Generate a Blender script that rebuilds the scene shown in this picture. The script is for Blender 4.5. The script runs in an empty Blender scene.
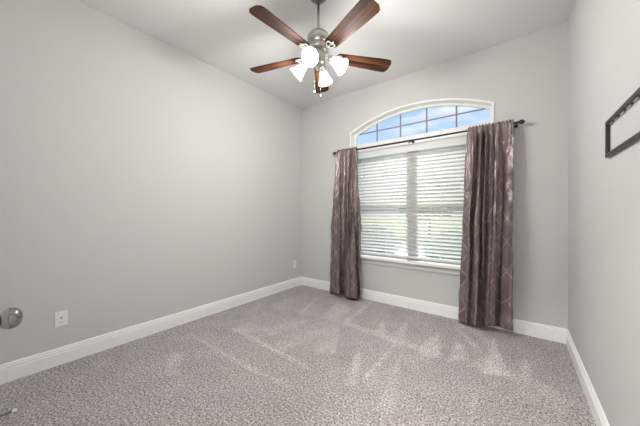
import bpy, bmesh, math, random
import numpy as np
from mathutils import Vector, Matrix, noise
random.seed(5)
S = bpy.context.scene
COL = S.collection
PI = math.pi

# ------------------------------------------------------------------ camera, sky, sun, exposure
W, H, YF = 3.309, 3.0, -3.34            # room width, height, front wall face (back wall at y=0)
CAM = Vector((2.935, -3.318, 1.22))
HEAD = 37.37
cam = bpy.data.cameras.new('camera'); co = bpy.data.objects.new('camera', cam); COL.objects.link(co)
cam.sensor_width = 36; cam.lens = 36 * 258.6 / 640; cam.clip_start = 0.01; cam.clip_end = 300
co.location = CAM; co.rotation_euler = (PI/2, 0, math.radians(HEAD)); S.camera = co
S.view_settings.view_transform = 'Standard'; S.view_settings.look = 'None'
S.view_settings.gamma = 1; S.view_settings.use_curve_mapping = False
S.view_settings.exposure = 0.14
S.cycles.max_bounces = 16; S.cycles.diffuse_bounces = 10; S.cycles.transparent_max_bounces = 16
S.cycles.use_denoising = True
S.cycles.sample_clamp_indirect = 3

BULB_W = 24.0        # each of the four bulbs
HALL_FILL_W = 80.0        # fill light added in the unseen hall
SKY = 1.0

wd = bpy.data.worlds.new('sky'); S.world = wd; wd.use_nodes = True
nt = wd.node_tree; nt.nodes.clear()
def N(nt, t, **k):
    n = nt.nodes.new(t)
    for a, b in k.items(): setattr(n, a, b)
    return n
out = N(nt, 'ShaderNodeOutputWorld'); bg = N(nt, 'ShaderNodeBackground'); bg.inputs[1].default_value = SKY
tc = N(nt, 'ShaderNodeTexCoord'); sep = N(nt, 'ShaderNodeSeparateXYZ'); nt.links.new(tc.outputs['Generated'], sep.inputs[0])
ramp = N(nt, 'ShaderNodeValToRGB'); nt.links.new(sep.outputs[2], ramp.inputs[0])
r = ramp.color_ramp
r.elements[0].position = 0.0; r.elements[0].color = (.78, .86, .96, 1)
r.elements[1].position = 0.75; r.elements[1].color = (.16, .33, .78, 1)
e = r.elements.new(.28); e.color = (.52, .71, .98, 1)
e = r.elements.new(.40); e.color = (.34, .55, .95, 1)
mp = N(nt, 'ShaderNodeMapping'); mp.inputs['Scale'].default_value = (2.2, 2.2, 9.0); mp.inputs['Location'].default_value = (.4, .2, .1)
nt.links.new(tc.outputs['Generated'], mp.inputs[0])
nz = N(nt, 'ShaderNodeTexNoise'); nz.inputs['Scale'].default_value = 2.1; nz.inputs['Detail'].default_value = 7; nz.inputs['Roughness'].default_value = .55
nt.links.new(mp.outputs[0], nz.inputs[0])
cr = N(nt, 'ShaderNodeValToRGB'); nt.links.new(nz.outputs[0], cr.inputs[0])
cr.color_ramp.elements[0].position = .46; cr.color_ramp.elements[0].color = (0, 0, 0, 1)
cr.color_ramp.elements[1].position = .66; cr.color_ramp.elements[1].color = (.9, .9, .9, 1)
mx = N(nt, 'ShaderNodeMix', data_type='RGBA'); nt.links.new(cr.outputs[0], mx.inputs[0])
nt.links.new(ramp.outputs[0], mx.inputs[6]); mx.inputs[7].default_value = (.93, .95, 1.0, 1)
nt.links.new(mx.outputs[2], bg.inputs[0]); nt.links.new(bg.outputs[0], out.inputs[0])

sun = bpy.data.lights.new('sun', 'SUN'); sun.energy = 6.5; sun.angle = .06; sun.color = (1, .95, .87)
so = bpy.data.objects.new('sun', sun); COL.objects.link(so)          # high over the garden: the added overhang shades the arch, the blind stops the rest
so.rotation_euler = Vector((.05, -1, -1.19)).to_track_quat('-Z', 'Y').to_euler()

# ------------------------------------------------------------------ materials
def mat(name, col, rough=.6, metal=0, spec=.5):
    m = bpy.data.materials.new(name); m.use_nodes = True
    b = m.node_tree.nodes['Principled BSDF']
    b.inputs['Base Color'].default_value = (*col, 1); b.inputs['Roughness'].default_value = rough
    b.inputs['Metallic'].default_value = metal; b.inputs['Specular IOR Level'].default_value = spec
    return m
def pb(m): return m.node_tree, m.node_tree.nodes['Principled BSDF']
def add_bump(m, scale, dist, strength=.4, detail=2, coord='Object', ramp_=None):
    nt, b = pb(m)
    tc = N(nt, 'ShaderNodeTexCoord'); n = N(nt, 'ShaderNodeTexNoise'); bp = N(nt, 'ShaderNodeBump')
    n.inputs['Scale'].default_value = scale; n.inputs['Detail'].default_value = detail
    nt.links.new(tc.outputs[coord], n.inputs[0]); nt.links.new(n.outputs[0], bp.inputs['Height'])
    bp.inputs['Strength'].default_value = strength; bp.inputs['Distance'].default_value = dist
    nt.links.new(bp.outputs[0], b.inputs['Normal']); return n
def vary(m, ca, cb, scale, lo=.35, hi=.65, stretch=(1, 1, 1), detail=4):
    nt, b = pb(m)
    tc = N(nt, 'ShaderNodeTexCoord'); mp = N(nt, 'ShaderNodeMapping'); mp.inputs['Scale'].default_value = stretch
    n = N(nt, 'ShaderNodeTexNoise'); n.inputs['Scale'].default_value = scale; n.inputs['Detail'].default_value = detail
    c = N(nt, 'ShaderNodeValToRGB'); c.color_ramp.elements[0].position = lo; c.color_ramp.elements[1].position = hi
    c.color_ramp.elements[0].color = (*ca, 1); c.color_ramp.elements[1].color = (*cb, 1)
    nt.links.new(tc.outputs['Object'], mp.inputs[0]); nt.links.new(mp.outputs[0], n.inputs[0])
    nt.links.new(n.outputs[0], c.inputs[0]); nt.links.new(c.outputs[0], b.inputs['Base Color'])
    return c

M = {}
M['wall'] = mat('greige_wall_paint', (.585, .583, .570), .75, spec=.25); add_bump(M['wall'], 160, .002, .25)
M['ceiling'] = mat('ceiling_paint', (.70, .698, .692), .85, spec=.15); add_bump(M['ceiling'], 120, .003, .25)
M['trim'] = mat('white_trim_paint', (.87, .87, .86), .45, spec=.4); add_bump(M['trim'], 30, .001, .05)
M['vinyl'] = mat('white_window_vinyl', (.78, .78, .78), .4); add_bump(M['vinyl'], 30, .001, .05)
M['valance'] = mat('shade_toned_valance', (.62, .62, .605), .5); add_bump(M['valance'], 30, .001, .05)  # white valance, with the shade on it mixed into this grey
M['sash'] = mat('shade_darkened_sash', (.42, .42, .42), .5); add_bump(M['sash'], 30, .001, .05)  # frame vinyl darkened: the backlit mullion's shade is put into the colour
M['muntin'] = mat('muntin_grid', (.22, .23, .26), .5); add_bump(M['muntin'], 30, .001, .05)
M['plastic'] = mat('white_plastic', (.83, .83, .81), .35); add_bump(M['plastic'], 60, .0005, .05)
M['slot'] = mat('dark_slot', (.05, .05, .05), .6)
M['nickel'] = mat('brushed_nickel', (.48, .465, .445), .28, 1)
add_bump(M['nickel'], 220, .0006, .12)
M['bright_nickel'] = mat('polished_nickel', (.72, .70, .67), .3, 1); add_bump(M['bright_nickel'], 90, .0008, .1)
M['gunmetal'] = mat('dark_nickel', (.20, .195, .19), .33, 1); add_bump(M['gunmetal'], 120, .0005, .1)
M['knob'] = mat('satin_nickel_knob', (.30, .29, .28), .2, 1); add_bump(M['knob'], 140, .0006, .1)
M['bronze'] = mat('dark_bronze_rod', (.05, .043, .04), .42, .7); add_bump(M['bronze'], 60, .0006, .1)
M['black'] = mat('black_frame', (.028, .028, .03), .45); add_bump(M['black'], 80, .0006, .15)
M['rubber'] = mat('white_rubber', (.8, .79, .76), .7); add_bump(M['rubber'], 60, .0005, .1)
M['chain'] = mat('chain_metal', (.55, .53, .5), .35, 1); add_bump(M['chain'], 400, .001, .3)

# walnut blades: long streaks along the blade's own length
m = M['walnut'] = mat('walnut_blade', (.1, .05, .03), .6, spec=.12)
nt, b = pb(m)
tc = N(nt, 'ShaderNodeTexCoord'); mp = N(nt, 'ShaderNodeMapping'); mp.inputs['Scale'].default_value = (1.3, 26, 10)
n1 = N(nt, 'ShaderNodeTexNoise'); n1.inputs['Scale'].default_value = 1.6; n1.inputs['Detail'].default_value = 6; n1.inputs['Distortion'].default_value = .6
c = N(nt, 'ShaderNodeValToRGB'); cc = c.color_ramp
cc.elements[0].position = .32; cc.elements[0].color = (.008, .003, .002, 1)
cc.elements[1].position = .72; cc.elements[1].color = (.125, .040, .011, 1)
x = cc.elements.new(.5); x.color = (.030, .0105, .0055, 1)
oi = N(nt, 'ShaderNodeObjectInfo'); ad = N(nt, 'ShaderNodeVectorMath', operation='ADD'); ml = N(nt, 'ShaderNodeMath', operation='MULTIPLY'); ml.inputs[1].default_value = 37
nt.links.new(oi.outputs['Random'], ml.inputs[0])
nt.links.new(tc.outputs['Object'], mp.inputs[0]); nt.links.new(mp.outputs[0], ad.inputs[0]); nt.links.new(ml.outputs[0], ad.inputs[1])
nt.links.new(ad.outputs[0], n1.inputs[0]); nt.links.new(n1.outputs[0], c.inputs[0]); nt.links.new(c.outputs[0], b.inputs['Base Color'])

# carpet: speckled frieze pile, brushed lighter where the vacuum passed (mesh attribute 'nap')
m = M['carpet'] = mat('carpet_pile', (.4, .35, .34), .95, spec=.05)
nt, b = pb(m)
tc = N(nt, 'ShaderNodeTexCoord')
na = N(nt, 'ShaderNodeTexNoise'); na.inputs['Scale'].default_value = 74; na.inputs['Detail'].default_value = 3; na.inputs['Roughness'].default_value = 1.0
nb = N(nt, 'ShaderNodeTexNoise'); nb.inputs['Scale'].default_value = 4.2; nb.inputs['Detail'].default_value = 4
for q in (na, nb): nt.links.new(tc.outputs['Object'], q.inputs[0])
c = N(nt, 'ShaderNodeValToRGB'); cc = c.color_ramp
cc.elements[0].position = .36; cc.elements[0].color = (.07, .058, .057, 1)
cc.elements[1].position = .64; cc.elements[1].color = (.80, .752, .742, 1)
x = cc.elements.new(.5); x.color = (.375, .341, .335, 1)
nt.links.new(na.outputs[0], c.inputs[0])
at = N(nt, 'ShaderNodeAttribute', attribute_name='nap')
m1 = N(nt, 'ShaderNodeMath', operation='MULTIPLY_ADD'); m1.inputs[1].default_value = .34; m1.inputs[2].default_value = .86
nt.links.new(at.outputs['Fac'], m1.inputs[0])
m2 = N(nt, 'ShaderNodeMath', operation='MULTIPLY_ADD'); m2.inputs[1].default_value = .30
nt.links.new(nb.outputs[0], m2.inputs[0]); nt.links.new(m1.outputs[0], m2.inputs[2])
vm = N(nt, 'ShaderNodeVectorMath', operation='SCALE'); nt.links.new(c.outputs[0], vm.inputs[0]); nt.links.new(m2.outputs[0], vm.inputs['Scale'])
nt.links.new(vm.outputs[0], b.inputs['Base Color'])
bp = N(nt, 'ShaderNodeBump'); bp.inputs['Strength'].default_value = .45; bp.inputs['Distance'].default_value = .012
nt.links.new(na.outputs[0], bp.inputs['Height']); nt.links.new(bp.outputs[0], b.inputs['Normal'])

# curtain satin with a pale crossing-line lattice woven in (UV in metres of cloth)
m = M['curtain'] = mat('taupe_satin', (.14, .105, .105), .36, .45, spec=.6)
nt, b = pb(m)
pass
uv = N(nt, 'ShaderNodeUVMap'); sp = N(nt, 'ShaderNodeSeparateXYZ')
wob = N(nt, 'ShaderNodeTexNoise'); wob.inputs['Scale'].default_value = 3.0
nt.links.new(uv.outputs[0], wob.inputs[0]); nt.links.new(uv.outputs[0], sp.inputs[0])
def line(sign, off):
    mu = N(nt, 'ShaderNodeMath', operation='MULTIPLY'); mu.inputs[1].default_value = 1/.18; nt.links.new(sp.outputs[0], mu.inputs[0])
    mv = N(nt, 'ShaderNodeMath', operation='MULTIPLY'); mv.inputs[1].default_value = sign/.28; nt.links.new(sp.outputs[1], mv.inputs[0])
    a = N(nt, 'ShaderNodeMath', operation='ADD'); nt.links.new(mu.outputs[0], a.inputs[0]); nt.links.new(mv.outputs[0], a.inputs[1])
    wb = N(nt, 'ShaderNodeMath', operation='MULTIPLY_ADD'); wb.inputs[1].default_value = .7*sign; nt.links.new(wob.outputs[0], wb.inputs[0]); nt.links.new(a.outputs[0], wb.inputs[2])
    o = N(nt, 'ShaderNodeMath', operation='ADD'); o.inputs[1].default_value = off; nt.links.new(wb.outputs[0], o.inputs[0])
    pp = N(nt, 'ShaderNodeMath', operation='PINGPONG'); pp.inputs[1].default_value = .5; nt.links.new(o.outputs[0], pp.inputs[0])
    l = N(nt, 'ShaderNodeMath', operation='LESS_THAN'); l.inputs[1].default_value = .016; nt.links.new(pp.outputs[0], l.inputs[0])
    return l
l1, l2 = line(1, .1), line(-1, .37)
mxm = N(nt, 'ShaderNodeMath', operation='MAXIMUM'); nt.links.new(l1.outputs[0], mxm.inputs[0]); nt.links.new(l2.outputs[0], mxm.inputs[1])
mc = N(nt, 'ShaderNodeMix', data_type='RGBA'); nt.links.new(mxm.outputs[0], mc.inputs[0])
mc.inputs[6].default_value = (.205, .160, .158, 1); mc.inputs[7].default_value = (.56, .46, .37, 1)
nt.links.new(mc.outputs[2], b.inputs['Base Color'])
wv = N(nt, 'ShaderNodeTexNoise'); wv.inputs['Scale'].default_value = 14; wv.inputs['Detail'].default_value = 3
nt.links.new(uv.outputs[0], wv.inputs[0])
bp = N(nt, 'ShaderNodeBump'); bp.inputs['Strength'].default_value = .35; bp.inputs['Distance'].default_value = .012
nt.links.new(wv.outputs[0], bp.inputs['Height']); nt.links.new(bp.outputs[0], b.inputs['Normal'])

# blind slats: white, letting some daylight through
m = M['slat'] = mat('white_slat', (.84, .84, .83), .45)
nt, b = pb(m)
tr = N(nt, 'ShaderNodeBsdfTranslucent'); tr.inputs[0].default_value = (.92, .92, .90, 1)
ms = N(nt, 'ShaderNodeMixShader'); ms.inputs[0].default_value = .56
nt.links.new(b.outputs[0], ms.inputs[1]); nt.links.new(tr.outputs[0], ms.inputs[2])
nt.links.new(ms.outputs[0], nt.nodes['Material Output'].inputs[0])

# window glass
m = M['glass'] = bpy.data.materials.new('window_glass'); m.use_nodes = True
nt = m.node_tree; nt.nodes.clear()
o_ = N(nt, 'ShaderNodeOutputMaterial'); t_ = N(nt, 'ShaderNodeBsdfTransparent'); g_ = N(nt, 'ShaderNodeBsdfGlossy'); x_ = N(nt, 'ShaderNodeMixShader')
t_.inputs[0].default_value = (.95, .97, .98, 1); g_.inputs['Roughness'].default_value = .01
x_.inputs[0].default_value = .05
nt.links.new(t_.outputs[0], x_.inputs[1]); nt.links.new(g_.outputs[0], x_.inputs[2]); nt.links.new(x_.outputs[0], o_.inputs[0])

def emis(name, col, s):
    m = bpy.data.materials.new(name); m.use_nodes = True
    b = m.node_tree.nodes['Principled BSDF']
    b.inputs['Base Color'].default_value = (.9, .9, .88, 1); b.inputs['Roughness'].default_value = .3
    b.inputs['Emission Color'].default_value = (*col, 1); b.inputs['Emission Strength'].default_value = s
    if name != 'lit_frosted_glass': m.cycles.emission_sampling = 'NONE'
    return m
M['shade'] = emis('lit_frosted_glass', (1, .97, .93), 4.2)
M['bulb'] = emis('lit_bulb', (1, .96, .9), 5)
M['hall_fill_glow'] = emis('hall_fill_diffuser', (1, .96, .9), 2)  # glow of the added hall fill

M['lawn'] = mat('lawn', (.1, .2, .05), .9); vary(M['lawn'], (.22, .30, .13), (.42, .48, .26), 6)
M['concrete'] = mat('pale_concrete', (.6, .59, .56), .9); vary(M['concrete'], (.55, .54, .5), (.72, .7, .67), 3)
M['leafy'] = mat('leaves', (.2, .3, .1), .7); vary(M['leafy'], (.14, .24, .10), (.34, .42, .2), 9)
M['blue_leaf'] = mat('blue_green_leaves', (.2, .3, .1), .7); vary(M['blue_leaf'], (.24, .38, .36), (.45, .60, .57), 9)
M['bark'] = mat('bark', (.14, .1, .07), .9); vary(M['bark'], (.08, .06, .04), (.2, .15, .1), 12)

# ------------------------------------------------------------------ helpers
def link(name, me, material=None, parent=None):
    o = bpy.data.objects.new(name, me); COL.objects.link(o)
    if material: me.materials.append(material)
    if parent: o.parent = parent
    return o
def from_bm(name, bm, material=None, parent=None, smooth=False, weld=True):
    if weld: bmesh.ops.remove_doubles(bm, verts=bm.verts, dist=1e-6)
    bmesh.ops.recalc_face_normals(bm, faces=bm.faces)
    me = bpy.data.meshes.new(name); bm.to_mesh(me); bm.free()
    if smooth:
        for p in me.polygons: p.use_smooth = True
    return link(name, me, material, parent)
def bx(bm, x0, x1, y0, y1, z0, z1, bev=0, mtx=None):
    t = bmesh.new()
    r = bmesh.ops.create_cube(t, size=1)
    for v in t.verts: v.co = Vector(((x0+x1)/2 + v.co.x*(x1-x0), (y0+y1)/2 + v.co.y*(y1-y0), (z0+z1)/2 + v.co.z*(z1-z0)))
    if bev: bmesh.ops.bevel(t, geom=t.edges[:], offset=bev, segments=2, profile=.5, affect='EDGES')
    if mtx: t.transform(mtx)
    me = bpy.data.meshes.new('t'); t.to_mesh(me); t.free(); bm.from_mesh(me); bpy.data.meshes.remove(me)
def lathe(bm, prof, mtx=None, seg=32, close=True):
    """prof = [(r, z)...] turned about z, then moved by mtx"""
    mtx = mtx or Matrix(); rings = []
    for r, z in prof:
        if r < 1e-5: rings.append([bm.verts.new(mtx @ Vector((0, 0, z)))])
        else: rings.append([bm.verts.new(mtx @ Vector((r*math.cos(2*PI*i/seg), r*math.sin(2*PI*i/seg), z))) for i in range(seg)])
    for a, b in zip(rings, rings[1:]):
        for i in range(seg):
            j = (i+1) % seg
            if len(a) == 1 and len(b) == 1: continue
            if len(a) == 1: bm.faces.new((a[0], b[i], b[j]))
            elif len(b) == 1: bm.faces.new((a[i], a[j], b[0]))
            else: bm.faces.new((a[i], a[j], b[j], b[i]))
    if close:
        for rg in (rings[0], rings[-1]):
            if len(rg) > 2: bm.faces.new(rg)
def tube(bm, pts, rad, seg=12):
    pts = [Vector(p) for p in pts]; rings = []
    for i, p in enumerate(pts):
        d = (pts[min(i+1, len(pts)-1)] - pts[max(i-1, 0)]).normalized()
        q = d.to_track_quat('Z', 'Y')
        rr = rad[i] if isinstance(rad, (list, tuple)) else rad
        rings.append([bm.verts.new(p + q @ Vector((rr*math.cos(2*PI*k/seg), rr*math.sin(2*PI*k/seg), 0))) for k in range(seg)])
    for a, b in zip(rings, rings[1:]):
        for k in range(seg): bm.faces.new((a[k], a[(k+1) % seg], b[(k+1) % seg], b[k]))
    bm.faces.new(rings[0]); bm.faces.new(rings[-1])
def along(p, d):     # matrix taking local z to direction d at p
    return Matrix.Translation(Vector(p)) @ Vector(d).normalized().to_track_quat('Z', 'Y').to_matrix().to_4x4()
def struct(o): o['kind'] = 'structure'; return o
def tag(o, label, cat, group=None):
    o['label'] = label; o['category'] = cat
    if group: o['group'] = group
    return o
def thing(name, loc, label, cat, group=None):
    o = bpy.data.objects.new(name, None); COL.objects.link(o); o.location = loc; o.empty_display_size = .1
    return tag(o, label, cat, group)
def boxobj(name, m, dims, parent=None, bev=0):
    bm = bmesh.new(); bx(bm, *dims, bev=bev); return from_bm(name, bm, m, parent)

# ------------------------------------------------------------------ room shell
NAP = [ # strips and wedges of pile brushed the other way by the vacuum, (weight, polygon on the floor)
 (1.2,[(2.750,-0.278),(2.711,-1.005),(2.891,-0.936)]),
 (1.1,[(2.476,-0.586),(2.474,-1.002),(2.611,-0.861),(2.559,-0.616)]),
 (1.0,[(2.295,-0.437),(2.225,-0.937),(2.273,-1.044),(2.416,-0.973)]),
 (.9,[(2.990,-0.477),(2.956,-0.886),(3.022,-0.871)]),
 (.7,[(2.425,-0.309),(2.454,-0.257),(2.701,-0.637),(2.677,-0.696)]),
 (.8,[(2.690,-1.228),(2.713,-1.595),(2.734,-1.579)]),
 (.45,[(1.34,-1.02),(1.42,-1.02),(1.30,-1.72),(1.12,-1.66)]),
 (.4,[(1.02,-1.02),(1.10,-1.03),(0.98,-1.58),(0.80,-1.54)]),
 (.5,[(2.12,-1.05),(2.32,-1.80),(2.22,-1.84)]),
 (.45,[(2.956,-0.879),(3.092,-0.860),(3.227,-1.014),(3.139,-1.195),(2.948,-1.124)]),
 (1.0,[(1.335,-0.099),(1.359,-0.101),(1.430,-0.852),(1.373,-0.846)]),
 (.9,[(1.719,-1.027),(1.967,-1.760),(2.035,-1.708)]),
 (1.0,[(2.020,-0.982),(2.041,-0.989),(2.060,-1.621),(2.026,-1.618)]),
 (.8,[(1.349,-0.829),(1.700,-0.833),(2.026,-0.844),(2.209,-0.883),(2.235,-0.972),(1.975,-0.969),(1.439,-0.910)]),
 (.7,[(1.703,-0.507),(1.774,-0.891),(1.913,-0.866)]),
 (.7,[(1.950,-0.388),(1.929,-0.905),(2.074,-0.869)]),
 (.7,[(0.611,-0.299),(0.779,-0.906),(0.893,-1.016)]),
 (.7,[(0.953,-0.310),(1.108,-0.925),(1.309,-0.911),(1.260,-0.453)]),
 (.9,[(0.299,-2.045),(0.285,-2.029),(1.231,-2.025),(1.661,-1.982),(1.673,-2.011),(1.252,-2.056)]),
 (.9,[(0.565,-1.729),(0.558,-1.676),(1.618,-1.725),(1.636,-1.771)]),
 (.55,[(1.444,-0.998),(1.678,-1.458),(1.541,-1.563),(1.337,-1.140)]),
 (.4,[(0.321,-0.990),(0.334,-0.623),(0.489,-0.665),(0.585,-1.095)]),
 (.38,[(0.524,-1.701),(0.551,-1.490),(0.814,-1.539),(0.744,-1.759)]),
 (.5,[(0.559,-2.333),(0.579,-2.216),(0.874,-2.392),(0.861,-2.493)]),
 (.14,[(0.884,-1.023),(1.366,-0.834),(1.578,-1.224),(1.569,-1.501),(1.225,-1.612),(0.774,-1.320)]),
 (.5,[(2.682,-0.750),(2.855,-0.764),(3.008,-0.882),(2.949,-0.983),(2.634,-0.950)]),
 (.5,[(2.388,-0.153),(2.599,-0.087),(2.813,-0.551),(2.771,-0.583),(2.544,-0.247),(2.416,-0.315)]),
]
def sdist(P, poly):      # signed distance, positive inside
    poly = np.array(poly); n = len(poly); d = np.full(len(P), 9.); ins = np.zeros(len(P), bool)
    for i in range(n):
        a, b = poly[i], poly[(i+1) % n]; ab = b-a
        t = np.clip(((P-a) @ ab)/(ab @ ab), 0, 1); d = np.minimum(d, np.linalg.norm(P-(a+t[:, None]*ab), axis=1))
        c = (a[1] > P[:, 1]) != (b[1] > P[:, 1])
        xi = a[0] + (P[:, 1]-a[1])*(b[0]-a[0])/((b[1]-a[1]) or 1e-9)
        ins ^= c & (P[:, 0] < xi)
    return np.where(ins, d, -d)
def make_floor():
    nx, ny = 230, 232
    xs, ys = np.linspace(0, W, nx), np.linspace(YF-.12, 0, ny)
    gx, gy = np.meshgrid(xs, ys); P = np.stack([gx.ravel(), gy.ravel()], 1)
    nap = np.zeros(len(P)); rg = np.random.RandomState(3)
    jit = rg.normal(0, .009, P.shape)
    for w, poly in NAP:
        nap = np.maximum(nap, w*np.clip((sdist(P+jit, poly)+.010)/.022, 0, 1))
    sm_ = rg.rand(60, 60)                                   # uneven brushing, a few centimetres across
    fx, fy = P[:, 0]/W*58, (P[:, 1]-YF+.12)/(-YF+.12)*58
    ix, iy = np.clip(fx.astype(int), 0, 58), np.clip(fy.astype(int), 0, 58); tx, ty = fx-ix, fy-iy
    n_ = sm_[iy, ix]*(1-tx)*(1-ty)+sm_[iy, ix+1]*tx*(1-ty)+sm_[iy+1, ix]*(1-tx)*ty+sm_[iy+1, ix+1]*tx*ty
    nap = nap*(.55+.8*n_)+.30*(n_-.5)
    verts = np.c_[P, np.zeros(len(P))]
    # a thin slab: top grid plus skirt
    idx = np.arange(nx*ny).reshape(ny, nx)
    faces = np.stack([idx[:-1, :-1], idx[:-1, 1:], idx[1:, 1:], idx[1:, :-1]], -1).reshape(-1, 4).tolist()
    me = bpy.data.meshes.new('floor'); me.from_pydata(verts.tolist(), [], faces)
    a = me.attributes.new('nap', 'FLOAT', 'POINT'); a.data.foreach_set('value', nap.astype(np.float32))
    return struct(link('floor', me, M['carpet']))
make_floor()
struct(boxobj('floor_slab', M['concrete'], (-.15, W+.15, -5.1, .16, -.25, -.012)))
struct(boxobj('floor_hall', M['carpet'], (2.0, W+.15, -5.1, YF-.12, -.02, 0)))
struct(boxobj('ceiling', M['ceiling'], (-.15, W+.15, YF-.12, .16, H, H+.15)))
struct(boxobj('wall_left', M['wall'], (-.15, 0, YF-.12, .16, -.02, H)))
struct(boxobj('wall_right', M['wall'], (W, W+.15, YF-.12, .16, -.02, H)))

# back wall with the arch-topped opening
WX0, WX1, WZ0, SPR, RISE = .975, 2.723, .56, 2.392, .205
WC = (WX0+WX1)/2; HW = (WX1-WX0)/2; ARC = (HW*HW+RISE*RISE)/(2*RISE)
def arch(x, inset=0):
    R_ = ARC-inset
    return SPR+RISE-ARC + math.sqrt(max(R_*R_-(x-WC)**2, 0))
def wall_back():
    bm = bmesh.new(); T = .16
    def quad(x0, x1, za0, za1, zb0, zb1):       # column from bottom (za0,za1) to top (zb0,zb1)
        for y in (0, T):
            bm.faces.new([bm.verts.new(p) for p in ((x0, y, za0), (x1, y, za1), (x1, y, zb1), (x0, y, zb0))])
    def rim(a, b):
        bm.faces.new([bm.verts.new(p) for p in ((a[0], 0, a[1]), (b[0], 0, b[1]), (b[0], T, b[1]), (a[0], T, a[1]))])
    n = 48; xs = [WX0+(WX1-WX0)*i/n for i in range(n+1)]
    quad(0, WX0, -.02, -.02, WZ0, WZ0); quad(0, WX0, WZ0, WZ0, arch(WX0), arch(WX0)); quad(0, WX0, arch(WX0), arch(WX0), H, H)
    quad(WX1, W, -.02, -.02, WZ0, WZ0); quad(WX1, W, WZ0, WZ0, arch(WX1), arch(WX1)); quad(WX1, W, arch(WX1), arch(WX1), H, H)
    for a, b in zip(xs, xs[1:]):
        quad(a, b, -.02, -.02, WZ0, WZ0); quad(a, b, arch(a), arch(b), H, H)
        rim((a, arch(a)), (b, arch(b))); rim((a, WZ0), (b, WZ0))
    rim((WX0, WZ0), (WX0, arch(WX0))); rim((WX1, WZ0), (WX1, arch(WX1)))
    rim((0, H), (W, H)); rim((0, -.02), (W, -.02)); rim((0, -.02), (0, H)); rim((W, -.02), (W, H))
    return struct(from_bm('wall_back', bm, M['wall']))
wall_back()

struct(boxobj('added_sun_blocker', M['trim'], (-.6, W+.6, .16, .97, 3.06, 3.2)))  # unseen overhang added to keep the sun out of the arch

# front wall (behind the camera): closet door on the left, open doorway to the hall on the right
DX0, DX1, DH = 2.42, 3.24, 2.05
bm = bmesh.new()
bx(bm, 0, DX0, YF-.12, YF, -.02, H); bx(bm, DX1, W, YF-.12, YF, -.02, H); bx(bm, DX0, DX1, YF-.12, YF, DH, H)
struct(from_bm('wall_front', bm, M['wall']))
bm = bmesh.new()
bx(bm, 1.95, 2.0, -5.1, YF-.12, 0, 2.6); bx(bm, W+.1, W+.15, -5.1, YF-.12, 0, 2.6); bx(bm, 1.95, W+.15, -5.15, -5.1, 0, 2.6)
struct(from_bm('wall_hall', bm, M['wall']))
struct(boxobj('ceiling_hall', M['ceiling'], (1.95, W+.15, -5.15, YF-.12, 2.6, 2.7)))
def casing(name, x0, x1, top, w=.07):
    bm = bmesh.new(); y0, y1 = YF-.004, YF+.017
    bx(bm, x0-w, x0, y0, y1, 0, top+w, .004); bx(bm, x1, x1+w if x1+w < W else W-.001, y0, y1, 0, top+w, .004); bx(bm, x0, x1, y0, y1, top, top+w, .004)
    return struct(from_bm(name, bm, M['trim']))
casing('trim_1', DX0, DX1, DH)
casing('trim_2', 1.05, 1.815, 2.05)
door = struct(boxobj('door_1', M['trim'], (1.05, 1.815, YF-.03, YF+.008, .012, 2.05), bev=.002))
bm = bmesh.new()
for z0, z1 in ((.25, .85), (1.05, 1.9)):
    for x0, x1 in ((1.16, 1.39), (1.475, 1.705)): bx(bm, x0, x1, YF+.004, YF+.013, z0, z1, .004)
from_bm('door_panel', bm, M['trim'], door)

# closet door knob
kx, kz = 1.752, .911
bm = bmesh.new()
lathe(bm, [(0, -.01), (.033, -.01), (.034, .005), (.028, .009), (.014, .012), (.0115, .022), (.0125, .033), (.019, .038), (.0265, .044), (.0300, .053),
           (.0305, .060), (.0285, .069), (.024, .076), (.017, .081), (.009, .0835), (0, .084)], along((kx, YF+.014, kz), (0, 1, 0)), 48)
from_bm('door_knob', bm, M['knob'], door, smooth=True)

# baseboards: stepped profile run along each wall
PROF = [(0, 0), (.016, 0), (.016, .094), (.0125, .097), (.0125, .103), (.0155, .107), (.0145, .114), (.010, .117), (.010, .121), (.012, .125), (.009, .133), (.005, .137), (0, .137)]
def base(name, p, q, nrm):
    bm = bmesh.new(); p, q, nrm = Vector(p), Vector(q), Vector(nrm)
    a = [bm.verts.new(p+nrm*d+Vector((0, 0, z))) for d, z in PROF]; b = [bm.verts.new(q+nrm*d+Vector((0, 0, z))) for d, z in PROF]
    n = len(PROF)
    for i in range(n): bm.faces.new((a[i], a[(i+1) % n], b[(i+1) % n], b[i]))
    bm.faces.new(a); bm.faces.new(b)
    return struct(from_bm(name, bm, M['trim']))
base('baseboard_left', (0, YF, 0), (0, 0, 0), (1, 0, 0))
base('baseboard_back', (0, 0, 0), (W, 0, 0), (0, -1, 0))
base('baseboard_right', (W, YF, 0), (W, 0, 0), (-1, 0, 0))
base('baseboard_front', (0, YF, 0), (.98, YF, 0), (0, 1, 0))

# ------------------------------------------------------------------ window
def ring(bm, y0, y1, z0, inset0, inset1, n=48, top=True):
    """band following jambs and arch between two insets, from y0 to y1"""
    def path(ins):
        x0, x1 = WX0+ins, WX1-ins
        p = [(x0, z0)]
        for i in range(n+1):
            x = x0+(x1-x0)*i/n; p.append((x, arch(x, ins)))
        p.append((x1, z0)); return p
    A, B = path(inset0), path(inset1)
    for y in (y0, y1):
        for i in range(len(A)-1):
            bm.faces.new([bm.verts.new((p[0], y, p[1])) for p in (A[i], A[i+1], B[i+1], B[i])])
    for P in (A, B):
        for i in range(len(P)-1):
            a, b = P[i], P[i+1]
            bm.faces.new([bm.verts.new(v) for v in ((a[0], y0, a[1]), (b[0], y0, b[1]), (b[0], y1, b[1]), (a[0], y1, a[1]))])
    for k in (0, -1):
        a, b = A[k], B[k]
        bm.faces.new([bm.verts.new(v) for v in ((a[0], y0, a[1]), (b[0], y0, b[1]), (b[0], y1, b[1]), (a[0], y1, a[1]))])
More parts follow.
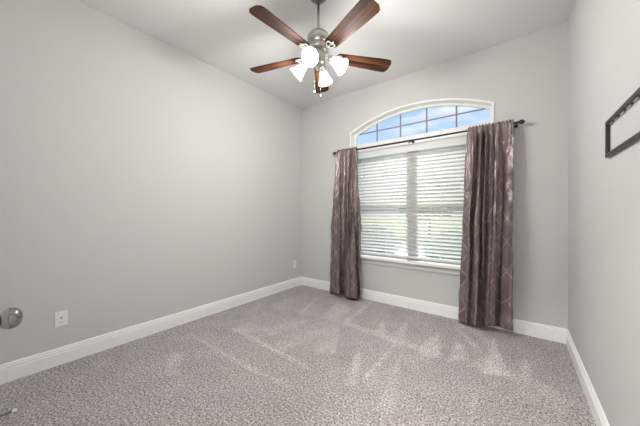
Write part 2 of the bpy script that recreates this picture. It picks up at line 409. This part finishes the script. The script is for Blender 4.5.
bm = bmesh.new(); ring(bm, -.010, .155, .585, -.012, .007)
struct(from_bm('trim_3', bm, M['trim']))                                  # white-painted reveal
bm = bmesh.new(); bx(bm, WX0-.05, WX1+.05, -.040, .10, .576, .606, .006)
sill = struct(from_bm('trim_4', bm, M['trim']))                           # window stool
bm = bmesh.new(); bx(bm, WX0-.03, WX1+.03, -.013, .002, .506, .576, .003)
from_bm('apron', bm, M['wall'], sill)

GY0, GY1, BAR0, BAR1 = .098, .140, 2.105, 2.232
w1 = bpy.data.objects.new('window_1', None); COL.objects.link(w1); struct(w1)     # arched transom
bm = bmesh.new(); ring(bm, GY0, GY1, BAR1-.01, .007, .034); bx(bm, WX0+.007, WX1-.007, GY0-.012, GY1, BAR0, BAR1, .003)
from_bm('window_frame', bm, M['vinyl'], w1)
bm = bmesh.new(); P = [(WX0+.03, BAR1-.005)] + [(x, arch(x, .03)) for x in [WX0+.03+(WX1-WX0-.06)*i/40 for i in range(41)]] + [(WX1-.03, BAR1-.005)]
bm.faces.new([bm.verts.new((x, .122, z)) for x, z in P]); from_bm('glass', bm, M['glass'], w1)
bm = bmesh.new()
for i in range(1, 5):
    x = 1.849+(i-2.5)*.339; bx(bm, x-.009, x+.009, .112, .119, BAR1-.005, arch(x, .03)+.004)
zz = 2.392
hx = math.sqrt((ARC-.03)**2-(zz-(SPR+RISE-ARC))**2)
bx(bm, WC-hx, WC+hx, .1125, .1185, zz-.008, zz+.008)
from_bm('muntin_grid', bm, M['muntin'], w1)

w2 = bpy.data.objects.new('window_2', None); COL.objects.link(w2); struct(w2)     # twin sash window below
bm = bmesh.new(); a, b_ = WX0+.007, WX1-.007
bx(bm, a, a+.05, GY0, GY1, .585, BAR0, .003); bx(bm, b_-.05, b_, GY0, GY1, .585, BAR0, .003)
bx(bm, a, b_, GY0, GY1, .585, .645, .003); bx(bm, a, b_, GY0, GY1, BAR0-.05, BAR0, .003)
bx(bm, WC-.065, WC+.065, GY0-.004, GY1, .585, BAR0, .003)
from_bm('window_frame', bm, M['sash'], w2)
for x0, x1 in ((a+.05, WC-.065), (WC+.065, b_-.05)):
    bm = bmesh.new(); bx(bm, x0, x1, GY0+.004, GY1-.004, 1.315, 1.375, .003); from_bm('meeting_rail', bm, M['sash'], w2)
    bm = bmesh.new(); bm.faces.new([bm.verts.new(p) for p in ((x0, .122, .64), (x1, .122, .64), (x1, .122, BAR0-.04), (x0, .122, BAR0-.04))])
    from_bm('glass', bm, M['glass'], w2)

# ------------------------------------------------------------------ blind
bl = thing('window_blind', (WC, .04, 2.1), 'wide white horizontal slat blind, tilted nearly shut, filling the window below the arch', 'window blind')
def loc(o): o.matrix_parent_inverse = Matrix.Translation(-o.parent.location); return o
BX0, BX1 = WX0+.016, WX1-.016
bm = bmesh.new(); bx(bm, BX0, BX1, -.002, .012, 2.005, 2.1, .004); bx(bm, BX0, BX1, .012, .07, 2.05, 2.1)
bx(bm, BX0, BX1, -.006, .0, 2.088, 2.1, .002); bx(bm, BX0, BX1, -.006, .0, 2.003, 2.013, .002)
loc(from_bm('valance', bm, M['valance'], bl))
bm = bmesh.new(); pitch = .0455; tilt = math.radians(-47)
z = 1.985
nsl = 0
while z > .69:
    sag = 5
    prev = None
    for k in range(sag+1):
        t = (k/sag-.5); yy = t*.05; zc = .0035*(1-4*t*t)
        y2 = yy*math.cos(tilt)-zc*math.sin(tilt)+.042; z2 = yy*math.sin(tilt)+zc*math.cos(tilt)+z
        row = [bm.verts.new((BX0+.004, y2, z2)), bm.verts.new((BX1-.004, y2, z2))]
        if prev: bm.faces.new((prev[0], prev[1], row[1], row[0]))
        prev = row
    z -= pitch; nsl += 1
o = loc(from_bm('slats', bm, M['slat'], bl, smooth=True, weld=False))
sd = o.modifiers.new('thick', 'SOLIDIFY'); sd.thickness = .0022
bm = bmesh.new(); bx(bm, BX0+.002, BX1-.002, .017, .067, .640, .664, .004); loc(from_bm('bottom_rail', bm, M['vinyl'], bl))
for x in (1.16, 1.50, 2.20, 2.54):
    bm = bmesh.new()
    for yy in (.020, .064): bx(bm, x-.0016, x+.0016, yy-.0008, yy+.0008, .64, 2.05)
    bx(bm, x+.014, x+.0165, .041, .0425, .64, 2.05)
    loc(from_bm('ladder_cord', bm, M['plastic'], bl))

# ------------------------------------------------------------------ curtain rod and curtains
RY, RZ = -.09, 2.118
rod = thing('curtain_rod', (1.865, RY, RZ), 'thin dark bronze curtain rod with turned finials above the window', 'curtain rod')
bm = bmesh.new(); tube(bm, [(.775, RY, RZ), (1.9, RY, RZ)], .0118, 16); tube(bm, [(1.85, RY, RZ), (2.935, RY, RZ)], .0102, 16)
loc(from_bm('rod_tube', bm, M['bronze'], rod, smooth=True))
FIN = [(.0, 0), (.011, 0), (.012, .004), (.008, .008), (.008, .012), (.013, .016), (.0185, .026), (.0195, .034), (.016, .044), (.009, .051), (.006, .054), (.0, .057)]
for x, d in ((.778, -1), (2.93, 1)):
    bm = bmesh.new(); lathe(bm, [(r_*1.2, z_*1.15) for r_, z_ in FIN], along((x, RY, RZ), (d, 0, 0)), 24); loc(from_bm('finial', bm, M['bronze'], rod, smooth=True))
for x in (.785, 1.862, 2.924):
    bm = bmesh.new()
    wy, wz = (.086, 2.142) if x == 1.862 else (0, RZ-.012)           # the middle one is fixed to the rail under the arch
    tube(bm, [(x, wy-.006, wz), (x, wy-.05, wz-.004), (x, RY+.02, RZ-.016), (x, RY, RZ-.016)], .0055, 10)
    lathe(bm, [(0, 0), (.017, 0), (.017, .005), (.008, .008), (0, .009)], along((x, wy, wz), (0, -1, 0)), 20)
    bx(bm, x-.006, x+.006, RY-.014, RY+.014, RZ-.019, RZ-.009, .002)
    bx(bm, x-.006, x+.006, RY-.016, RY-.011, RZ-.019, RZ+.005, .002); bx(bm, x-.006, x+.006, RY+.011, RY+.016, RZ-.019, RZ+.005, .002)
    tube(bm, [(x, RY, RZ-.019), (x, RY, RZ-.036)], .0035, 10)
    loc(from_bm('bracket', bm, M['bronze'], rod))

def curtain(name, label, top, bot, zb, seed, nf, warp, amp, flat=None, sag=0):
    rg = random.Random(seed); nu, nv = 260, 96
    ph = [rg.random()*6.28 for _ in range(6)]
    verts, faces, uvs = [], [], []
    rows = [(-.040, 'b'), (-.015, 'b'), (.012, 'b'), (.034, 't')] + [(.032, 'f')] + [None]*nv
    zrow = []
    for k in range(nv): zrow.append(RZ+.024 - (RZ+.024-zb)*(k/(nv-1))**1.0)
    def fold(u, t):
        w = u + warp*math.sin(2*PI*u*1.15+ph[0])/6.28
        if flat:                                            # a stretch of cloth that hangs almost flat
            a, b, f = flat
            w = w
        q = 2*PI*nf*w
        A = amp*min(1, .30+1.6*t)*(.75+.35*math.sin(2*PI*u*2.1+ph[1])+.25*math.sin(2*PI*u*.9+ph[2]+2*t))
        if flat:
            g = 1/(1+math.exp(-(u-flat[0])*26)); A *= 1-flat[2]*g
        qq = q+1.25*math.sin(2.0*t+ph[3]+1.2*u)+.35*math.sin(5.5*t+ph[4]); y = A*(math.cos(qq)+.18*math.cos(3*qq))
        y += amp*.30*min(1, t*1.3)*math.cos(q*.47+ph[4]+1.2*t)
        y += .006*max(0, 1-6*t)*math.cos(2*PI*nf*2.3*u+ph[5])       # gathers at the rod
        dx = .42*A*math.sin(2*q+ph[1]*.2)*min(1, t*2)
        return y, dx
    def X(u, t):
        s = t**.8
        x0 = top[0]+(bot[0]-top[0])*s; x1 = top[1]+(bot[1]-top[1])*s
        return x0+(x1-x0)*u
    grid = []
    allrows = [('b', -.045), ('b', -.02), ('b', .005), ('b', .024), ('t', .034)] + [('f', k) for k in range(nv)]
    for kind, val in allrows:
        row = []
        for i in range(nu+1):
            u = i/nu; y, dx = fold(u, 0)
            if kind == 'b': p = (X(u, 0), RY+.018+.25*abs(y), RZ+val)
            elif kind == 't': p = (X(u, 0), RY+.002+.2*y, RZ+val+.011*math.sin(2*PI*nf*2.3*u+ph[5]))
            else:
                z = zrow[val]; t = (zrow[0]-z)/(zrow[0]-zb); y, dx = fold(u, t)
                x_, z_ = X(u, t), z
                wr = .021*min(1, t*4)*noise.noise((x_*7+z_*2.2+seed, z_*3.1, seed))+.014*noise.noise((x_*16-z_*5, z_*8+seed, 2.))
                y += wr; dx += .2*wr*min(1, 3*t)
                hem = (.012*math.sin(7*u+ph[2])+.3*y-sag*u)*t**6
                p = (X(u, t)+dx, RY-.024-min(.030, .12*t)+y*(1 if t > .06 else .4+10*t), z-hem)
                near = .018 if z > RZ-.05 else 0
                if near and p[1] > RY-near: p = (p[0], RY-near, p[2])
                if p[1] > -.022: p = (p[0], -.022-.1*max(0, 0), p[2])
            row.append(p)
        grid.append(row)
    # cloth width measured along a middle row
    mid = grid[len(allrows)//2]; U = [0]
    for a, b in zip(mid, mid[1:]): U.append(U[-1]+math.dist(a, b))
    nc = nu+1
    for r_ in grid: verts += r_
    for j in range(len(grid)-1):
        for i in range(nu): faces.append((j*nc+i, j*nc+i+1, (j+1)*nc+i+1, (j+1)*nc+i))
    me = bpy.data.meshes.new(name); me.from_pydata(verts, [], faces)
    ul = me.uv_layers.new(name='UVMap')
    for lp in me.loops:
        v = lp.vertex_index; i = v % nc; j = v//nc
        ul.data[lp.index].uv = (U[i]*1.0+seed, verts[v][2] if j > 4 else 2*RZ+.05-verts[v][2])
    for p in me.polygons: p.use_smooth = True
    o = link(name, me, M['curtain'])
    sm = o.modifiers.new('thick', 'SOLIDIFY'); sm.thickness = .0018
    return tag(o, label, 'curtain', 'curtains on the rod')
curtain('curtain', 'narrow gathered taupe lattice curtain on the left side of the window', (.800, 1.125), (.69, 1.225), .030, 3, 5.0, .45, .068)
curtain('curtain', 'wider taupe lattice curtain on the right side of the window, nearer the room corner', (2.505, 2.905), (2.405, 2.895), .030, 11, 6.0, .55, .068, flat=(.80, 0, .55), sag=.035)

# ------------------------------------------------------------------ ceiling fan
FX, FY, FZ = 1.631, -1.632, 2.518
fan = thing('ceiling_fan', (FX, FY, H), 'brushed nickel ceiling fan with five walnut blades and four lit glass shades', 'ceiling fan')
def fanpart(name, bm, m, smooth=True, parent=None, w=True):
    o = from_bm(name, bm, m, parent or fan, smooth, weld=w); return o
def az(phi): return math.radians(90+HEAD-phi)       # phi: clockwise seen from below/away direction
LZ = lambda z: z-H                                   # heights in the fan's own frame
bm = bmesh.new(); lathe(bm, [(0, 0), (.068, 0), (.068, -.008), (.058, -.018), (.040, -.028), (.034, -.032), (.031, -.042), (0, -.042)], None, 40); fanpart('canopy', bm, M['gunmetal'])
bm = bmesh.new(); tube(bm, [(0, 0, -.05), (0, 0, LZ(2.705))], .0105, 20); fanpart('downrod', bm, M['nickel'])
bm = bmesh.new()
lathe(bm, [(0, LZ(2.722)), (.016, LZ(2.722)), (.020, LZ(2.708)), (.045, LZ(2.700)), (.075, LZ(2.690)), (.089, LZ(2.674)), (.093, LZ(2.655)), (.093, LZ(2.632)), (.089, LZ(2.616)), (.080, LZ(2.606)),
           (.076, LZ(2.604)), (.076, LZ(2.592)), (.084, LZ(2.588)), (.084, LZ(2.566)), (.072, LZ(2.556)), (.0, LZ(2.556))], None, 48)
o = fanpart('motor_housing', bm, M['nickel'])
bm = bmesh.new(); lathe(bm, [(0, LZ(2.56)), (.048, LZ(2.556)), (.050, LZ(2.53)), (.055, LZ(2.505)), (.055, LZ(2.455)), (.048, LZ(2.440)), (.030, LZ(2.425)), (.012, LZ(2.415)), (.008, LZ(2.40)), (0, LZ(2.397))], None, 40)
fanpart('light_kit', bm, M['nickel'])

def blade_mesh():
    bm = bmesh.new(); r0, r1 = .15, .648; n = 28; top, botm = [], []
    pts = []
    def hw(s): return .050+.020*min(1, s*1.25)
    rows = []
    L = r1-r0
    outline = []
    cr_ = .035
    xs = [r0+L*i/n for i in range(n+1)]
    for x in xs:
        s = (x-r0)/L; h_ = hw(s)
        dtip = r1-x
        if dtip < cr_: h_ -= cr_-math.sqrt(max(cr_*cr_-(cr_-dtip)**2, 0))
        dr = x-r0
        if dr < .025: h_ -= .025-math.sqrt(max(.025**2-(.025-dr)**2, 0))
        rows.append((x, max(h_, .004)))
    for zz in (.003, -.003):
        for (xa, ha), (xb, hb) in zip(rows, rows[1:]):
            bm.faces.new([bm.verts.new(p) for p in ((xa, -ha, zz), (xb, -hb, zz), (xb, hb, zz), (xa, ha, zz))])
    for s in (1, -1):
        for (xa, ha), (xb, hb) in zip(rows, rows[1:]):
            bm.faces.new([bm.verts.new(p) for p in ((xa, s*ha, -.003), (xb, s*hb, -.003), (xb, s*hb, .003), (xa, s*ha, .003))])
    for x, h_ in (rows[0], rows[-1]):
        bm.faces.new([bm.verts.new(p) for p in ((x, -h_, -.003), (x, h_, -.003), (x, h_, .003), (x, -h_, .003))])
    return bm
def iron_mesh():
    bm = bmesh.new()
    # arm from the motor down to the blade, then a three-lobed scroll plate under the blade root
    tube(bm, [(.070, 0, .045), (.095, 0, .040), (.115, 0, .015), (.140, 0, -.003), (.165, 0, -.006)], [.010, .010, .009, .009, .008], 10)
    for s in (1, -1):
        tube(bm, [(.138, 0, -.004), (.148, .018*s, -.006), (.166, .032*s, -.006), (.188, .034*s, -.006), (.199, .025*s, -.006), (.193, .013*s, -.006), (.180, .011*s, -.006)], .0052, 8)
        lathe(bm, [(0, 0), (.008, 0), (.008, .004), (0, .005)], along((.189, .027*s, -.005), (0, 0, -1)), 12)
    tube(bm, [(.158, 0, -.006), (.195, 0, -.006), (.220, 0, -.005)], [.007, .008, .004], 10)
    lathe(bm, [(0, 0), (.009, 0), (.009, .004), (0, .005)], along((.206, 0, -.006), (0, 0, -1)), 12)
    return bm
b0 = i0 = None
for k, ph in enumerate((0, 72, 144, 216, 288)):
    a_ = az(3.47+ph)
    if not b0:
        b0 = fanpart('blade', blade_mesh(), M['walnut'], False); b = b0
        i0 = from_bm('blade_iron', iron_mesh(), M['bright_nickel'], b0, True, weld=False)
    else:
        b = b0.copy(); COL.objects.link(b); b.parent = fan
        i1 = i0.copy(); COL.objects.link(i1); i1.parent = b
    b.location = (0, 0, LZ(FZ)); b.rotation_euler = (math.radians(-12), 0, a_)
    b.rotation_mode = 'XYZ'

SH = [(.024, .0), (.027, .010), (.031, .025), (.037, .045), (.045, .070), (.055, .095), (.066, .118)]
shade0 = None
for ph in (18, 108, 198, 288):
    a_ = az(ph); d = Vector((math.cos(a_), math.sin(a_), 0)); dip = math.radians(39)
    ax = d*math.cos(dip)+Vector((0, 0, -math.sin(dip)))
    neck = d*.112+Vector((0, 0, LZ(2.462)))
    bm = bmesh.new()
    tube(bm, [d*.045+Vector((0, 0, LZ(2.478))), d*.07+Vector((0, 0, LZ(2.492))), d*.092+Vector((0, 0, LZ(2.488))), neck-ax*.018], .0065, 12)
    lathe(bm, [(0, -.03), (.014, -.03), (.022, -.022), (.027, -.004), (.027, .010), (.0, .010)], along(neck, ax), 28)
    fanpart('lamp_arm', bm, M['bright_nickel'], w=False)
    bm = bmesh.new(); lathe(bm, SH + [(r_-.003, z_) for r_, z_ in reversed(SH)], along(neck, ax), 40, close=False)
    sh = fanpart('lamp_shade', bm, M['shade'])
    bm = bmesh.new(); lathe(bm, [(.0, .012), (.012, .012), (.013, .03), (.022, .052), (.027, .07), (.024, .088), (.013, .099), (0, .102)], along(neck, ax), 24)
    from_bm('bulb', bm, M['bulb'], sh, True)
    L = bpy.data.lights.new('bulb_light', 'POINT'); L.energy = BULB_W; L.shadow_soft_size = .05; L.color = (1, .985, .965)
    lo = bpy.data.objects.new('bulb_light', L); COL.objects.link(lo); lo.parent = fan; lo.location = neck+ax*.135
for dx, zend in ((-.030, 2.215), (.018, 2.178)):
    # across the picture: right vector of the camera
    rt = Vector((math.cos(math.radians(HEAD)), math.sin(math.radians(HEAD)), 0))*dx
    bm = bmesh.new()
    z = LZ(2.44)
    tube(bm, [rt+Vector((0, 0, LZ(2.45))), rt+Vector((0, 0, LZ(zend+.02)))], .0011, 6)
    while z > LZ(zend+.02):
        lathe(bm, [(0, .0018), (.0016, .001), (.0016, -.001), (0, -.0018)], Matrix.Translation(rt+Vector((0, 0, z))), 6); z -= .006
    pc = fanpart('pull_chain', bm, M['chain'], w=False)
    bm = bmesh.new(); lathe(bm, [(0, .022), (.003, .021), (.005, .014), (.0075, .004), (.0075, -.006), (.004, -.013), (0, -.015)], Matrix.Translation(rt+Vector((0, 0, LZ(zend)))), 16)
    from_bm('chain_fob', bm, M['gunmetal'], pc, True)

# ------------------------------------------------------------------ outlets
def plate(name, y, z, label, kind):
    t = thing(name, (0, y, z), label, 'wall outlet')
    bm = bmesh.new(); bx(bm, 0, .006, -.0375, .0375, -.06, .06, .0022); from_bm('cover_plate', bm, M['plastic'], t)
    if kind == 'duplex':
        for s in (.02, -.02):
            bm = bmesh.new(); lathe(bm, [(0, .0), (.0165, 0), (.0165, .0035), (0, .0035)], along((.005, 0, s), (1, 0, 0)), 24); r_ = from_bm('receptacle', bm, M['plastic'], t)
            bm = bmesh.new()
            for yy in (-.006, .006): bx(bm, .0085, .0092, yy-.001, yy+.001, s-.002, s+.007)
            bx(bm, .0085, .0092, -.002, .002, s-.011, s-.007)
            from_bm('slot', bm, M['slot'], r_)
    else:
        bm = bmesh.new(); lathe(bm, [(0, 0), (.0075, 0), (.0075, .006), (.0045, .0065), (.0045, .013), (0, .013)], along((.005, 0, .008), (1, 0, 0)), 20)
        from_bm('coax_jack', bm, M['nickel'], t, True)
        bm = bmesh.new(); bx(bm, .005, .0075, -.010, -.001, -.036, -.022, .001); bx(bm, .005, .0075, .003, .012, -.036, -.022, .001); j = from_bm('port', bm, M['plastic'], t)
        bm = bmesh.new(); bx(bm, .0074, .0078, -.008, -.003, -.033, -.026); bx(bm, .0074, .0078, .005, .010, -.033, -.026); from_bm('slot', bm, M['slot'], j)
    for s in ((.045, -.045) if kind != 'duplex' else (0,)):
        bm = bmesh.new(); lathe(bm, [(0, .0), (.0032, 0), (.003, .0014), (0, .0016)], along((.0058, 0, s), (1, 0, 0)), 12)
        from_bm('screw', bm, M['plastic'], t, True)
plate('wall_plate', -2.925, .367, 'white media jack wall plate low on the left wall near the door knob', 'media')
plate('wall_outlet', -.170, .370, 'small white outlet low on the left wall by the far corner', 'duplex')

# ------------------------------------------------------------------ door stop
ds = thing('door_stop', (.565, YF+.032, .050), 'dark rigid door stop with white rubber tip low over the carpet', 'door stop')
bm = bmesh.new(); lathe(bm, [(0, -.016), (.014, -.016), (.013, -.010), (.006, -.006), (.0055, .098), (.007, .100), (0, .100)], along((0, 0, 0), (0, 1, 0)), 18); from_bm('stem', bm, M['gunmetal'], ds, True)
bm = bmesh.new(); lathe(bm, [(0, .099), (.0085, .099), (.009, .104), (.0085, .115), (.006, .119), (0, .120)], along((0, 0, 0), (0, 1, 0)), 18); from_bm('rubber_tip', bm, M['rubber'], ds, True)

# ------------------------------------------------------------------ black frame on the right wall
D, FW_ = .016, .020
y1, y0, z0, z1 = -1.369, -2.25, 1.502, 1.686
fr = thing('wall_frame', (W, (y0+y1)/2, (z0+z1)/2), 'empty black rectangular frame mounted on the right wall', 'frame')
bm = bmesh.new()
def fbx(a, b_, c_, d_): bx(bm, W-D, W-.0005, a, b_, c_, d_, .0015)
fbx(y0, y1, z1-FW_, z1); fbx(y0, y1, z0, z0+FW_); fbx(y1-FW_, y1, z0+.001, z1-.001); fbx(y0, y0+FW_, z0+.001, z1-.001)
o = loc(from_bm('frame_rim', bm, M['black'], fr, weld=False))
bm = bmesh.new()
for k in range(9):
    yy = y1-.06-k*.085; bx(bm, W-.010, W-.004, yy-.02, yy+.02, z1-FW_-.007, z1-FW_+.002, .001)
loc(from_bm('retainer_clip', bm, M['bright_nickel'], fr))
bm = bmesh.new(); bx(bm, W-D-.0008, W-D+.002, y0+.004, y1-.004, z0+.013, z0+.018); loc(from_bm('inner_lip', bm, M['gunmetal'], fr))

# ------------------------------------------------------------------ fill light added in the hall behind the camera
hl = thing('hall_fill_light', (2.7, -4.3, 2.6), 'round fill light added unseen in the hall outside the doorway', 'fill light')
bm = bmesh.new(); lathe(bm, [(0, 0), (.17, 0), (.17, -.02), (0, -.02)], None, 32); from_bm('base', bm, M['nickel'], hl)
bm = bmesh.new(); lathe(bm, [(.155, -.02), (.15, -.05), (.11, -.08), (.05, -.095), (0, -.098)], None, 32, close=False); from_bm('diffuser', bm, M['hall_fill_glow'], hl, True)
L = bpy.data.lights.new('hall_fill_source', 'AREA'); L.shape = 'DISK'; L.size = .3; L.energy = HALL_FILL_W; L.color = (1, .985, .965)
lo = bpy.data.objects.new('hall_fill_source', L); COL.objects.link(lo); lo.parent = hl; lo.location = (0, 0, -.11)

# ------------------------------------------------------------------ outside, seen in slivers through the blind
struct(boxobj('ground_lawn', M['lawn'], (-60, 60, .16, 90, -.5, -.3)))
struct(boxobj('path', M['concrete'], (-1.6, 1.2, 1.5, 12, -.3, -.285)))
def foliage(o_bm, c, rx, ry, rz, n, size, seed):
    rg = random.Random(seed)
    for _ in range(n):
        v = Vector((rg.gauss(0, 1), rg.gauss(0, 1), rg.gauss(0, 1))).normalized()*(rg.random()**.35)
        p = Vector((c[0]+v.x*rx, c[1]+v.y*ry, c[2]+v.z*rz)); q = Vector((rg.gauss(0, 1), rg.gauss(0, 1), rg.gauss(0, 1))).to_track_quat('Z', 'Y')
        s = size*(.6+.8*rg.random())
        o_bm.faces.new([o_bm.verts.new(p+q @ Vector(k)*s) for k in ((-.5, 0, 0), (0, -.28, .06), (.6, 0, 0), (0, .28, .06))])
def plant(name, x, y, rx, rz, trunk, m, label, cat, seed, size):
    t = thing(name, (x, y, -.3), label, cat)
    bm = bmesh.new(); tube(bm, [(0, 0, 0), (.03, .02, trunk*.6), (0, .0, trunk+rz*.6)], [.05+.03*trunk, .04+.02*trunk, .02], 10); from_bm('trunk' if trunk > .5 else 'stem', bm, M['bark'], t, True)
    bm = bmesh.new(); foliage(bm, (0, 0, trunk+rz*.9), rx, rx, rz, 2600, size, seed); from_bm('foliage', bm, m, t, weld=False)
plant('garden_tree', -1.4, 13.5, 2.4, 1.5, 1.2, M['leafy'], 'pale green tree glimpsed through the slats right of the window mullion', 'tree', 1, .20)
plant('garden_shrub', -.75, 4.2, .85, .55, .1, M['blue_leaf'], 'blue-green shrub glimpsed low through the slats at the left of the window', 'shrub', 2, .1)
plant('garden_shrub', 1.75, 3.6, .75, .55, .1, M['blue_leaf'], 'blue-green shrub glimpsed low through the slats beside the right curtain', 'shrub', 3, .1)
